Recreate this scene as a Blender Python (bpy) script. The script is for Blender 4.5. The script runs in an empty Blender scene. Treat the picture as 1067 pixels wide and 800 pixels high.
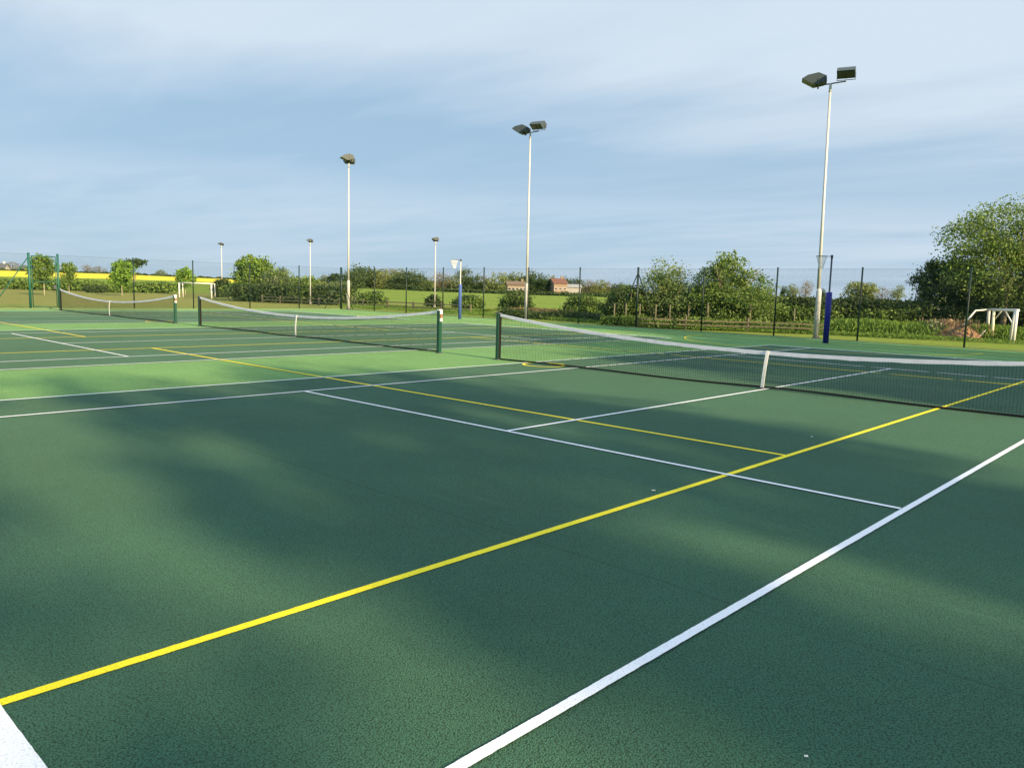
import bpy, math, random
import numpy as np
from mathutils import Vector, Matrix, noise as mnoise
random.seed(7); rng = np.random.default_rng(11)
S = bpy.context.scene
COL = S.collection
R = math.radians

# ------------------------------------------------------------------ camera
CAM = np.array([5.882, -12.608, 1.563]); YAW, PIT, ROL, FPX = 0.7531, 0.1193, 0.0272, 812.7
def basis():
    cy, sy, cp, sp = math.cos(YAW), math.sin(YAW), math.cos(PIT), math.sin(PIT)
    f = np.array([-sy*cp, cy*cp, -sp]); r = np.array([cy, sy, 0.]); u = np.cross(r, f)
    return r*math.cos(ROL)+u*math.sin(ROL), -r*math.sin(ROL)+u*math.cos(ROL), f
CR, CU, CF = basis()
def ray(px, py):
    return CF + CR*(px-533.5)/FPX - CU*(py-400)/FPX
def gp(px, py, z=0.):                       # measured point on the ground
    d = ray(px, py); t = (z-CAM[2])/d[2]; return CAM + d*t
def at(px, py, dist):                       # measured point at a horizontal distance
    d = ray(px, py); return CAM + d*dist/math.hypot(d[0], d[1])

# ------------------------------------------------------------------ helpers
def tag(o, label=None, cat=None, group=None, kind=None):
    if label: o['label'] = label
    if cat: o['category'] = cat
    if group: o['group'] = group
    if kind: o['kind'] = kind
    return o
def empty(name, loc=(0, 0, 0), rz=0.):
    o = bpy.data.objects.new(name, None); COL.objects.link(o)
    o.location = loc; o.rotation_euler = (0, 0, rz); o.empty_display_size = .2
    return o
class MB:
    def __init__(s): s.v = []; s.f = []; s.sm = []
    def add(s, vs, fs, smooth=False):
        b = len(s.v); s.v += [tuple(map(float, v)) for v in vs]
        s.f += [tuple(b+i for i in f) for f in fs]; s.sm += [smooth]*len(fs); return s
    def box(s, c, d, rz=0.):
        x, y, z = d[0]/2, d[1]/2, d[2]/2; cr, sr = math.cos(rz), math.sin(rz)
        vs = []
        for k in (-z, z):
            for (i, j) in ((-x, -y), (x, -y), (x, y), (-x, y)):
                vs.append((c[0]+i*cr-j*sr, c[1]+i*sr+j*cr, c[2]+k))
        return s.add(vs, [(3, 2, 1, 0), (4, 5, 6, 7), (0, 1, 5, 4), (1, 2, 6, 5), (2, 3, 7, 6), (3, 0, 4, 7)])
    def tube(s, pts, rad, n=8, smooth=True, cap=True):
        pts = [Vector(p) for p in pts]
        if not hasattr(rad, '__len__'): rad = [rad]*len(pts)
        vs = []; up = Vector((0, 0, 1))
        for i, p in enumerate(pts):
            t = (pts[min(i+1, len(pts)-1)]-pts[max(i-1, 0)]).normalized()
            a = Vector((1, 0, 0)) if abs(t.z) > .95 else up
            x = t.cross(a).normalized(); y = t.cross(x).normalized()
            for k in range(n):
                th = 2*math.pi*k/n
                vs.append(p+(x*math.cos(th)+y*math.sin(th))*rad[i])
        fs = []
        for i in range(len(pts)-1):
            for k in range(n):
                a = i*n+k; b = i*n+(k+1) % n; fs.append((a, a+n, b+n, b))
        s.add(vs, fs, smooth)
        if cap:
            s.f.append(tuple(len(s.v)-len(vs)+k for k in range(n))); s.sm.append(False)
            s.f.append(tuple(len(s.v)-1-k for k in range(n))); s.sm.append(False)
        return s
    def prism(s, prof, w, M):               # profile in (x,z), width along y, placed by matrix
        n = len(prof)
        vs = [M @ Vector((x, -w/2, z)) for x, z in prof]+[M @ Vector((x, w/2, z)) for x, z in prof]
        fs = [tuple(range(n)), tuple(range(2*n-1, n-1, -1))]
        fs += [(i, i+n, (i+1) % n+n, (i+1) % n) for i in range(n)]
        return s.add(vs, fs)
    def build(s, name, mat, parent=None, loc=None):
        me = bpy.data.meshes.new(name); me.from_pydata(s.v, [], s.f); me.update()
        me.polygons.foreach_set('use_smooth', s.sm)
        me.materials.append(mat)
        o = bpy.data.objects.new(name, me); COL.objects.link(o)
        if parent: o.parent = parent
        if loc is not None: o.location = loc
        return o

# ------------------------------------------------------------------ materials
def mat(name, col, rough=.8, spec=.3, metal=0.):
    m = bpy.data.materials.new(name); m.use_nodes = True
    b = m.node_tree.nodes['Principled BSDF']
    b.inputs['Base Color'].default_value = (*col, 1); b.inputs['Roughness'].default_value = rough
    b.inputs['Specular IOR Level'].default_value = spec; b.inputs['Metallic'].default_value = metal
    return m
class NT:
    def __init__(s, m): s.t = m.node_tree; s.b = s.t.nodes['Principled BSDF']
    def n(s, kind, **kw):
        x = s.t.nodes.new(kind)
        for k, v in kw.items():
            if k in x.inputs.keys() if isinstance(k, str) else False: x.inputs[k].default_value = v
            else: setattr(x, k, v)
        return x
    def l(s, a, b): s.t.links.new(a, b)
    def pos(s): return s.n('ShaderNodeNewGeometry').outputs['Position']
    def obj(s): return s.n('ShaderNodeTexCoord').outputs['Object']
    def noise(s, vec, scale, detail=4, rough=.55):
        x = s.n('ShaderNodeTexNoise'); x.inputs['Scale'].default_value = scale
        x.inputs['Detail'].default_value = detail; x.inputs['Roughness'].default_value = rough
        s.l(vec, x.inputs['Vector']); return x.outputs['Fac']
    def ramp(s, fac, stops):
        x = s.n('ShaderNodeValToRGB'); e = x.color_ramp.elements
        while len(e) < len(stops): e.new(.5)
        for i, (p, c) in enumerate(stops): e[i].position = p; e[i].color = (*c, 1) if len(c) == 3 else c
        s.l(fac, x.inputs['Fac']); return x.outputs['Color']
    def mix(s, fac, a, b, mode='MIX'):
        x = s.n('ShaderNodeMix', data_type='RGBA', blend_type=mode)
        for i, v in ((0, fac), (6, a), (7, b)):
            if hasattr(v, 'links'): s.l(v, x.inputs[i])
            elif i == 0: x.inputs[0].default_value = v
            else: x.inputs[i].default_value = (*v, 1)
        return x.outputs[2]
    def math(s, op, a, b=0., c=0.):
        x = s.n('ShaderNodeMath', operation=op)
        for i, v in enumerate((a, b, c)):
            if hasattr(v, 'links'): s.l(v, x.inputs[i])
            else: x.inputs[i].default_value = v
        return x.outputs[0]
    def maprange(s, v, a, b, c=0., d=1.):
        x = s.n('ShaderNodeMapRange'); s.l(v, x.inputs[0])
        for i, q in enumerate((a, b, c, d)): x.inputs[i+1].default_value = q
        return x.outputs[0]
    def bump(s, h, strength, dist):
        x = s.n('ShaderNodeBump'); x.inputs['Strength'].default_value = strength; x.inputs['Distance'].default_value = dist
        s.l(h, x.inputs['Height']); s.l(x.outputs[0], s.b.inputs['Normal'])

def court_mat(name, base, seams=True):
    m = mat(name, base, .9, .12); t = NT(m); p = t.pos()
    t.b.inputs['Sheen Weight'].default_value = .06; t.b.inputs['Sheen Roughness'].default_value = .5; t.b.inputs['Sheen Tint'].default_value = (.6, .9, .5, 1)
    big = t.noise(p, .35, 4, .6); mid = t.noise(p, 2.3, 5, .65)
    fine = t.noise(p, 190, 2, .6); vor = t.n('ShaderNodeTexVoronoi'); vor.inputs['Scale'].default_value = 125
    t.l(p, vor.inputs['Vector'])
    c = t.mix(t.maprange(big, .3, .7), tuple(x*.80 for x in base), tuple(x*1.16 for x in base))
    dust = t.noise(p, .9, 6, .75)
    c = t.mix(t.maprange(dust, .52, .75, 0, .35), c, (base[0]*1.9, base[1]*1.15, base[2]*.95))
    wv = t.noise(p, 7, 6, .7)
    c = t.mix(t.maprange(wv, .5, .75, 0, .35), c, tuple(x*.72 for x in base))
    c = t.mix(t.maprange(mid, .35, .7, 0, .5), c, (base[0]*1.25, base[1]*1.15, base[2]*1.15))
    pit = t.maprange(vor.outputs['Distance'], .30, .75, 0, 1)       # dark pits between the chippings
    c = t.mix(t.math('MULTIPLY', pit, .92), c, tuple(x*.22 for x in base))
    c = t.mix(t.maprange(fine, .48, .8, 0, .45), c, (base[0]*1.8, base[1]*1.6, base[2]*1.6))
    # scuffs, long and thin
    mp = t.n('ShaderNodeMapping'); mp.inputs['Scale'].default_value = (.25, 2.5, 1); mp.inputs['Rotation'].default_value = (0, 0, .6)
    t.l(p, mp.inputs[0]); sc = t.noise(mp.outputs[0], 1.7, 6, .7)
    c = t.mix(t.maprange(sc, .6, .8, 0, .28), c, (base[0]*1.9, base[1]*1.5, base[2]*1.5))
    if seams:
        sx = t.n('ShaderNodeSeparateXYZ'); t.l(p, sx.inputs[0])
        wob = t.math('MULTIPLY', t.noise(p, .8, 3), .05)
        y = t.math('ADD', sx.outputs[1], wob)
        md = t.math('ABSOLUTE', t.math('SUBTRACT', t.math('MODULO', t.math('ADD', y, 102.0+1.5), 3.0), 1.5))
        c = t.mix(t.maprange(md, .005, .018, .35, 0), c, tuple(x*.35 for x in base))
    t.l(c, t.b.inputs['Base Color'])
    h = t.math('ADD', t.math('MULTIPLY', vor.outputs['Distance'], -1.), t.math('MULTIPLY', fine, .8))
    t.bump(h, .9, .006)
    return m
def paint_mat(name, col):
    m = mat(name, col, .7, .3); t = NT(m); p = t.pos()
    vor = t.n('ShaderNodeTexVoronoi'); vor.inputs['Scale'].default_value = 125; t.l(p, vor.inputs['Vector'])
    n1 = t.noise(p, 6, 5, .7)
    pit = t.math('MULTIPLY', t.maprange(vor.outputs['Distance'], .5, .85), .4)
    c = t.mix(pit, col, tuple(x*.45 for x in col))
    c = t.mix(t.maprange(n1, .5, .75, 0, .25), c, tuple(x*.7 for x in col))
    t.l(c, t.b.inputs['Base Color']); t.bump(t.math('MULTIPLY', vor.outputs['Distance'], -1.), .6, .004)
    return m
M = {}
M['court'] = court_mat('court_dark_green', (.039, .122, .082))
M['surround'] = court_mat('court_light_green', (.14, .325, .115), False)
M['white_line'] = paint_mat('white_line_paint', (.76, .80, .86))
M['yellow_line'] = paint_mat('yellow_line_paint', (.84, .71, .01))
M['post_green'] = mat('green_post', (.005, .052, .032), .4, .5)
M['cap'] = mat('white_cap', (.8, .8, .78), .5)
M['rust'] = mat('orange_winder', (.45, .2, .1), .5)
M['tape'] = mat('net_tape', (.72, .74, .84), .7)
M['net'] = mat('net_string', (.012, .014, .013), .8)
M['hem'] = mat('net_hem', (.008, .008, .008), .8)
M['fence'] = mat('fence_green', (.004, .022, .018), .5, .4)
M['fence_gate'] = mat('gate_green', (.01, .085, .07), .5, .4)
M['wire'] = mat('fence_wire', (.012, .055, .045), .5, .4)
M['galv'] = mat('pole_galvanised', (.46, .48, .50), .42, .5)
M['lamp'] = mat('floodlight_housing', (.042, .062, .075), .5, .3)
M['glass'] = mat('floodlight_glass', (.055, .055, .062), .35, .5)
M['blue_light'] = mat('faded_blue_padding', (.05, .10, .33), .6, .3)
M['blue'] = mat('blue_padding', (.008, .014, .22), .55, .4)
M['white_net'] = mat('netball_net', (.8, .8, .82), .8)
M['dark_metal'] = mat('dark_metal', (.05, .06, .08), .5)
M['white_paint'] = mat('goal_white_paint', (.72, .73, .72), .6)
M['cream_paint'] = mat('goal_cream_paint', (.75, .72, .52), .6)
for k in ('white_paint', 'cream_paint', 'galv', 'tape'):
    t = NT(M[k]); c0 = tuple(t.b.inputs['Base Color'].default_value)[:3]
    n_ = t.noise(t.pos(), 5, 6, .7); t.l(t.mix(t.maprange(n_, .45, .8, 0, .6), c0, tuple(x*.62 for x in c0)), t.b.inputs['Base Color'])
def wood_mat():
    m = mat('weathered_timber', (.25, .22, .15), .85); t = NT(m); p = t.obj()
    mp = t.n('ShaderNodeMapping'); mp.inputs['Scale'].default_value = (3, 3, 12); t.l(p, mp.inputs[0])
    t.l(t.ramp(t.noise(mp.outputs[0], 3, 5), [(.3, (.08, .08, .055)), (.7, (.16, .15, .10))]), t.b.inputs['Base Color']); return m
M['wood'] = wood_mat()
M['bark'] = mat('bark', (.16, .13, .10), .9)
t = NT(M['bark']); mp = t.n('ShaderNodeMapping'); mp.inputs['Scale'].default_value = (5, 5, 1); t.l(t.obj(), mp.inputs[0])
t.l(t.ramp(t.noise(mp.outputs[0], 3, 6), [(.3, (.09, .075, .055)), (.7, (.26, .23, .18))]), t.b.inputs['Base Color'])
M['birch'] = mat('pale_bark', (.45, .40, .33), .9)
def leaf_mat(name, a, b, trans=.35):
    m = mat(name, a, .6, .3); t = NT(m)
    at_ = t.n('ShaderNodeAttribute', attribute_name='tint')
    n_ = t.noise(t.obj(), .9, 3)
    f = t.math('ADD', t.math('MULTIPLY', at_.outputs['Fac'], .65), t.math('MULTIPLY', n_, .45))
    c = t.mix(t.maprange(f, .15, .95), a, b); t.l(c, t.b.inputs['Base Color'])
    tr = t.n('ShaderNodeBsdfTranslucent'); t.l(c, tr.inputs[0])
    mx = t.n('ShaderNodeMixShader'); mx.inputs[0].default_value = trans
    t.l(t.b.outputs[0], mx.inputs[1]); t.l(tr.outputs[0], mx.inputs[2])
    t.l(mx.outputs[0], t.t.nodes['Material Output'].inputs[0]); return m
L = {
 'mid':    leaf_mat('leaf_mid_green', (.055, .115, .022), (.19, .29, .055)),
 'bright': leaf_mat('leaf_bright_green', (.09, .20, .022), (.22, .38, .05)),
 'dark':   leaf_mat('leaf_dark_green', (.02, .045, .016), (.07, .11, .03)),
 'olive':  leaf_mat('leaf_olive', (.11, .145, .045), (.26, .31, .10)),
 'brown':  leaf_mat('leaf_bare_twig', (.13, .11, .07), (.25, .215, .13)),
 'willow': leaf_mat('leaf_willow', (.08, .14, .04), (.23, .32, .10), .45),
 'pale':   leaf_mat('leaf_grey_green', (.12, .16, .09), (.28, .34, .18), .45),
 'wood':   leaf_mat('leaf_woodland', (.035, .068, .026), (.10, .145, .045)),
 'blossom':leaf_mat('leaf_blossom', (.45, .45, .35), (.75, .75, .62)),
 'nettle': leaf_mat('leaf_reddish', (.10, .08, .045), (.22, .17, .09)),
 'rape':   leaf_mat('rape_flower', (.80, .62, .01), (.95, .80, .02), .1),
 'grass':  leaf_mat('grass_blade', (.05, .12, .015), (.20, .32, .05)),
 'straw':  leaf_mat('grass_straw', (.20, .22, .06), (.42, .40, .16)),
}

# ------------------------------------------------------------------ foliage
def leaf_mesh(name, pts, size, m, up=.3, parent=None, loc=None, elong=1.5, upright=False):
    n = len(pts); P = np.asarray(pts, float)
    nr = rng.normal(size=(n, 3)); nr[:, 2] += up; nr /= np.linalg.norm(nr, axis=1)[:, None]
    a = rng.normal(size=(n, 3))
    if upright: a = np.array([0, 0, 1.])+rng.normal(size=(n, 3))*.28
    a -= nr*(a*nr).sum(1)[:, None]; a /= np.linalg.norm(a, axis=1)[:, None]
    b = np.cross(nr, a); s = size*rng.uniform(.55, 1.35, n)[:, None]
    a = a*s*elong/2; b = b*s/2
    V = np.stack([P-a, P-b*.9-a*.1, P+a, P+b*.9+a*.1], 1).reshape(-1, 3)
    me = bpy.data.meshes.new(name)
    me.vertices.add(4*n); me.vertices.foreach_set('co', V.ravel())
    me.loops.add(4*n); me.loops.foreach_set('vertex_index', np.arange(4*n, dtype=np.int32))
    me.polygons.add(n); me.polygons.foreach_set('loop_start', np.arange(0, 4*n, 4, dtype=np.int32))
    me.update(calc_edges=True)
    at_ = me.attributes.new('tint', 'FLOAT', 'FACE'); at_.data.foreach_set('value', rng.uniform(0, 1, n).astype(np.float32))
    me.materials.append(m)
    o = bpy.data.objects.new(name, me); COL.objects.link(o)
    if parent: o.parent = parent
    if loc is not None: o.location = loc
    return o
def blob_points(blobs, n, clump=.2, ncl=38, inner=.5):
    out = []; tot = sum(b[3]*b[4]*b[5] for b in blobs)
    for b in blobs:
        k = max(30, int(n*b[3]*b[4]*b[5]/tot)); nc = max(6, int(ncl*(b[3]*b[4]*b[5]/tot)**.6)+4)
        d = rng.normal(size=(nc, 3)); d /= np.linalg.norm(d, axis=1)[:, None]
        c = d*rng.uniform(inner, 1., nc)[:, None]
        w = rng.uniform(.35, 1.6, nc); w /= w.sum()
        i = rng.choice(nc, k, p=w); sg = rng.uniform(clump*.6, clump*1.4, nc)
        p = c[i]+np.clip(rng.normal(size=(k, 3)), -1.8, 1.8)*sg[i][:, None]*np.array([1, 1, .75])
        out.append(p*np.array(b[3:6])+np.array(b[:3]))
    P = np.concatenate(out); P[:, 2] = np.maximum(P[:, 2], .05); return P
def limbs(mb, h, r, crown_c, crown_r, n=7, z0=.35):
    mb.tube([(0, 0, -.1), (r*.4, 0, h*.25), (-r*.3, r*.3, h*.5), (0, 0, h*.78)], [r*1.35, r, r*.75, r*.22], 8)
    for i in range(n):
        a = i*2.4+random.random(); zz = h*(z0+.4*i/n); l = crown_r*random.uniform(.55, .85)
        e = Vector((math.cos(a)*l, math.sin(a)*l, min(zz+l*random.uniform(.5, 1.1), crown_c+crown_r*.7)))
        s_ = Vector((0, 0, zz)); md = s_.lerp(e, .5)+Vector((0, 0, l*.12))
        mb.tube([s_, md, e], [r*.42, r*.27, r*.07], 5)
        for q in range(2):
            e2 = md+Vector((random.uniform(-1, 1), random.uniform(-1, 1), random.uniform(.3, 1)))*l*.4
            mb.tube([md, e2], [r*.16, r*.05], 4)
# tree prototypes, unit height 1 m (root scaled)
def make_tree_data(kind, leafmat, nleaf, lsize, blobs, trunk_h=.75, trunk_r=.03, bark='bark', clump=.2, ncl=38, inner=.5):
    tb = MB(); limbs(tb, trunk_h, trunk_r, .62, .3)
    to = tb.build('trunk', M[bark]); co = leaf_mesh('crown', blob_points(blobs, nleaf, clump, ncl, inner), lsize, L[leafmat])
    d = (to.data, co.data)
    bpy.data.objects.remove(to); bpy.data.objects.remove(co)
    return d
ROUND = [(0, 0, .60, .30, .30, .32), (.16, .08, .5, .2, .2, .2), (-.17, -.06, .52, .2, .2, .22), (0, .1, .78, .18, .18, .17)]
WIDE = [(0, 0, .58, .42, .40, .30), (.3, .1, .5, .26, .26, .24), (-.32, 0, .52, .26, .26, .26), (.1, -.2, .76, .24, .24, .18), (0, 0, .3, .35, .35, .22)]
DOME = [(0, 0, .45, .5, .5, .48), (.35, .1, .32, .32, .32, .3), (-.35, 0, .34, .34, .34, .32)]
UMB = [(0, 0, .84, .42, .42, .13), (.32, .1, .74, .22, .22, .1), (-.3, .05, .86, .2, .2, .1)]
TD = {
 'young': make_tree_data('young', 'mid', 2000, .05, [(0, 0, .62, .30, .30, .34), (0, 0, .82, .17, .17, .17), (.1, .05, .42, .2, .2, .16)], .8, .008, 'birch', .19, 30),
 'young_b': make_tree_data('young_b', 'bright', 3000, .05, [(0, 0, .56, .33, .33, .36), (0, 0, .82, .17, .17, .16)], .8, .008, 'birch', .17, 40),
 'round': make_tree_data('round', 'mid', 2600, .045, ROUND),
 'dark': make_tree_data('dark', 'dark', 3200, .05, WIDE),
 'wide': make_tree_data('wide', 'mid', 3400, .045, WIDE),
 'olive': make_tree_data('olive', 'olive', 2400, .04, WIDE, clump=.24),
 'brown': make_tree_data('brown', 'brown', 1500, .028, WIDE, clump=.26),
 'pale': make_tree_data('pale', 'pale', 1700, .032, ROUND, clump=.25),
 'umb': make_tree_data('umb', 'dark', 900, .05, UMB, .8, .02),
 'dome': make_tree_data('dome', 'mid', 2600, .055, DOME, .4, .03),
 'wood': make_tree_data('wood', 'wood', 3200, .05, DOME+[(0, 0, .2, .5, .5, .2)], .4, .03),
 'woodo': make_tree_data('woodo', 'olive', 2600, .045, DOME+[(0, 0, .2, .5, .5, .2)], .4, .03),
 'domedark': make_tree_data('domedark', 'dark', 2600, .055, DOME, .4, .03),
}
def terrain_z(x, y):
    dx, dy = x-CAM[0], y-CAM[1]; r = math.hypot(dx, dy)
    if r < 150: return 0.
    az = math.degrees(math.atan2(-dx, dy))              # degrees left of +y
    s = min(max((r-180)/330, 0), 1); s = s*s*(3-2*s)
    k = min(max((az-42)/28, 0), 1)
    far = min(max((r-500)/1500, 0), 1)
    return s*(-.3+4.0*k) - far*2.0 + .35*s*mnoise.noise(Vector((x*.004, y*.004, 0)))
def far_tree(px, top, wpx, r, kind, label, cat='tree', name='tree', group=None, base=None, wy=1.):
    g = at(px, 300, r); z = base if base is not None else terrain_z(g[0], g[1])
    zt = at(px, top, r)[2]; h = max(zt-z, .4)
    w = wpx/FPX*r*1.02; w0 = {'round': .72, 'young': .60, 'young_b': .62, 'pale': .75, 'umb': .95, 'dome': 1.25, 'domedark': 1.25, 'wood': 1.25, 'woodo': 1.25}.get(kind, 1.05)
    o = empty(name, (g[0], g[1], z-.05), random.uniform(0, 6.28)); o.scale = (w/w0, w/w0*wy, h*1.0)
    tag(o, label, cat, group)
    for nm, d in zip(('trunk', 'crown'), TD[kind]):
        c = bpy.data.objects.new(nm, d); COL.objects.link(c); c.parent = o
    return o

# ------------------------------------------------------------------ setting: terrain
def build_ground():
    radii = [0, 10, 25, 45, 70, 100, 150, 180, 210, 240, 270, 300, 335, 370, 410, 450, 500, 560, 650, 800, 1100, 1600, 2600]
    na = 180; vs = [(CAM[0], CAM[1], -.03)]; fs = []
    for r in radii[1:]:
        for k in range(na):
            a = 2*math.pi*k/na; x = CAM[0]+r*math.sin(-a); y = CAM[1]+r*math.cos(a)
            vs.append((x, y, terrain_z(x, y)-.03))
    for k in range(na): fs.append((0, 1+k, 1+(k+1) % na))
    for i in range(len(radii)-2):
        for k in range(na):
            a = 1+i*na+k; b = 1+i*na+(k+1) % na; fs.append((a, a+na, b+na, b))
    mb = MB(); mb.add(vs, fs, True)
    m = mat('meadow_grass', (.12, .17, .035), .9, .1); t = NT(m); p = t.pos()
    n1 = t.noise(p, .12, 5, .6); n2 = t.noise(p, 1.4, 5, .7); n3 = t.noise(p, 25, 3, .7)
    mp = t.n('ShaderNodeMapping'); mp.inputs['Rotation'].default_value = (0, 0, .5); mp.inputs['Scale'].default_value = (.1, 1.2, 1)
    t.l(p, mp.inputs[0]); st = t.noise(mp.outputs[0], .35, 4, .5)
    near = t.mix(t.maprange(n1, .35, .65), (.15, .25, .03), (.21, .26, .045))
    sx = t.n('ShaderNodeSeparateXYZ'); t.l(p, sx.inputs[0])
    west = t.math('MULTIPLY', t.maprange(sx.outputs[0], -36, -50), t.maprange(n2, .3, .75, .35, 1))
    near = t.mix(west, near, (.22, .175, .07))
    c = t.mix(t.maprange(n2, .35, .75, 0, .5), near, (.07, .13, .02))
    c = t.mix(t.maprange(n3, .45, .8, 0, .5), c, (.26, .27, .08))
    fld = t.mix(t.maprange(st, .35, .65), (.13, .21, .028), (.19, .26, .04))
    vl = t.n('ShaderNodeVectorMath', operation='DISTANCE'); t.l(p, vl.inputs[0]); vl.inputs[1].default_value = tuple(CAM)
    far = t.maprange(vl.outputs['Value'], 60, 75)
    farw = t.math('MULTIPLY', far, t.maprange(sx.outputs[1], 30, 45))
    c = t.mix(farw, c, fld)
    t.l(c, t.b.inputs['Base Color']); t.bump(t.math('ADD', n3, n2), .7, .05)
    tag(mb.build('ground', m), kind='structure')
build_ground()
def sheet(name, rects, z, m, poly=None):
    mb = MB()
    for (x0, y0, x1, y1) in rects:
        if 'line' in name and max(x1-x0, y1-y0) > 1:
            ax = 0 if x1-x0 > y1-y0 else 1; ln = max(x1-x0, y1-y0); n = int(ln/.03); vs = []
            jit = rng.normal(size=(n+1, 2))*.0006
            wob = [     .0012*mnoise.noise(Vector((i*.03*2.2, x0*3+y0, 5))) for i in range(n+1)]
            for i in range(n+1):
                u = ln*i/n
                if ax == 0: vs += [(x0+u, y0+jit[i][0]+wob[i], z), (x0+u, y1+jit[i][1]+wob[i], z)]
                else: vs += [(x0+jit[i][0]+wob[i], y0+u, z), (x1+jit[i][1]+wob[i], y0+u, z)]
            mb.add(vs, [(2*i, 2*i+2, 2*i+3, 2*i+1) if ax == 0 else (2*i, 2*i+1, 2*i+3, 2*i+2) for i in range(n)][::1]); continue
        mb.add([(x0, y0, z), (x1, y0, z), (x1, y1, z), (x0, y1, z)], [(0, 1, 2, 3)])
    for q in (poly or []): mb.add([(x, y, z) for x, y in q], [tuple(range(len(q)))])
    return tag(mb.build(name, m), kind='structure')
sheet('court_surround', [(-38.4, -18.5, 11.5, 17.62)], 0., M['surround'])
cs = [0., -14.8, -29.6]
sheet('tennis_court_surface', [(c-5.485, -11.93, c+5.485, 11.885) for c in cs], .004, M['court'])
rs = []; w = .05
for c in cs:
    for e in (-5.485, 5.485): rs.append((c+e-w/2+(.06 if e > 5 else 0), -11.885, c+e+w/2+(.06 if e > 5 else 0), 11.885))
    for e in (-4.115, 4.115):
        o_ = .03 if c == 0 and e > 0 else 0
        rs.append((c+e-w/2+o_, -11.885, c+e+w/2+o_, 11.885))
    for s_ in (-1, 1):
        rs.append((c-4.09, s_*6.4-w/2, c+4.115, s_*6.4+w/2))
        rs.append((c-5.51, (s_*11.93 if s_ > 0 else -12.01), c+5.51, (s_*11.83 if s_ > 0 else -11.905)))
        rs.append((c-.05/2, s_*11.8, c+.025, s_*11.68))
    rs.append((c-w/2, -6.374, c+w/2, 6.374))
sheet('white_line_markings', rs, .012, M['white_line'])
ys = []; yp = []; w = .055
def arc(cx, cy, r, a0, a1, n=48):
    for i in range(n):
        a, b = a0+(a1-a0)*i/n, a0+(a1-a0)*(i+1)/n
        yp.append([(cx+(r-w/2)*math.cos(a), cy+(r-w/2)*math.sin(a)), (cx+(r+w/2)*math.cos(a), cy+(r+w/2)*math.sin(a)),
                   (cx+(r+w/2)*math.cos(b), cy+(r+w/2)*math.sin(b)), (cx+(r-w/2)*math.cos(b), cy+(r-w/2)*math.sin(b))])
for xa, xb in ((2.68, -12.6), (-16.95, -32.2)):
    for x in (xa, xb): ys.append((x-w/2, -15.4, x+w/2, 15.2))
    for y in (-15.4, -5.16, 5.06, 15.2): ys.append((xb+w/2, y-w/2, xa-w/2, y+w/2))
    cx = (xa+xb)/2
    arc(cx, -.05, .45, 0, 2*math.pi, 24); arc(cx, 15.2-w/2, 4.9, math.pi, 2*math.pi); arc(cx, -15.4+w/2, 4.9, 0, math.pi)
sheet('yellow_line_markings', ys, .008, M['yellow_line'], yp)
# concrete edging kerb round the surface
kb = MB(); kb.box((-13.45, 17.66, .0), (49.98, .08, .06)); kb.box((-38.44, -.44, .0), (.08, 36.12, .06)); kb.box((11.54, -.44, .0), (.08, 36.12, .06))
tag(kb.build('court_edging', mat('edging', (.16, .2, .12), .9)), kind='structure')

# rape field far left, on the slope
def field_sheet(name, a0, a1, f0, f1, m, dz, nr=10, na=40):
    vs = []; fs = []
    for i in range(nr+1):
        for k in range(na+1):
            az = R(a0+(a1-a0)*k/na); u = k/na; r0, r1 = f0(u), f1(u); r = r0+(r1-r0)*i/nr
            x = CAM[0]-r*math.sin(az); y = CAM[1]+r*math.cos(az)
            vs.append((x, y, terrain_z(x, y)+(dz if 0 < i < nr else -.1)))
    for i in range(nr):
        for k in range(na): a = i*(na+1)+k; fs.append((a, a+na+1, a+na+2, a+1))
    mb = MB(); mb.add(vs, fs, True); return mb.build(name, m)
rm = mat('rapeseed_crop', (.80, .62, .01), .9, .1); t = NT(rm); p = t.pos()
t.l(t.ramp(t.noise(p, .25, 6, .7), [(.25, (.40, .40, .05)), (.5, (.66, .56, .04)), (.8, (.80, .70, .09))]), t.b.inputs['Base Color'])
o = field_sheet('rapeseed_field', 90, 56.5, lambda u: 290+85*u, lambda u: 470-30*u, rm, .9)
tag(o, kind='structure')

for (px, py, rr, lb) in ((681, 511, .016, 'small white petal lying on the yellow line in the middle of the court'), (840, 788, .007, 'tiny white petal on dark court near the bottom right corner'), (846, 455, .014, 'small white petal on the court between the white centre line and the net')):
    q = gp(px, py, .014); b = MB(); n_ = 9
    vs = [(0, 0, .004)]+[(rr*math.cos(k*2*math.pi/n_), rr*.7*math.sin(k*2*math.pi/n_), .001+.006*(k % 3)/3) for k in range(n_)]
    b.add(vs+[(x, y, z-.0015) for x, y, z in vs], [(0, 1+k, 1+(k+1) % n_) for k in range(n_)]+[(n_+1, n_+2+(k+1) % n_, n_+2+k) for k in range(n_)])
    tag(b.build('petal', M['cap'], loc=(q[0], q[1], .015)), lb, 'petal')

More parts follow.
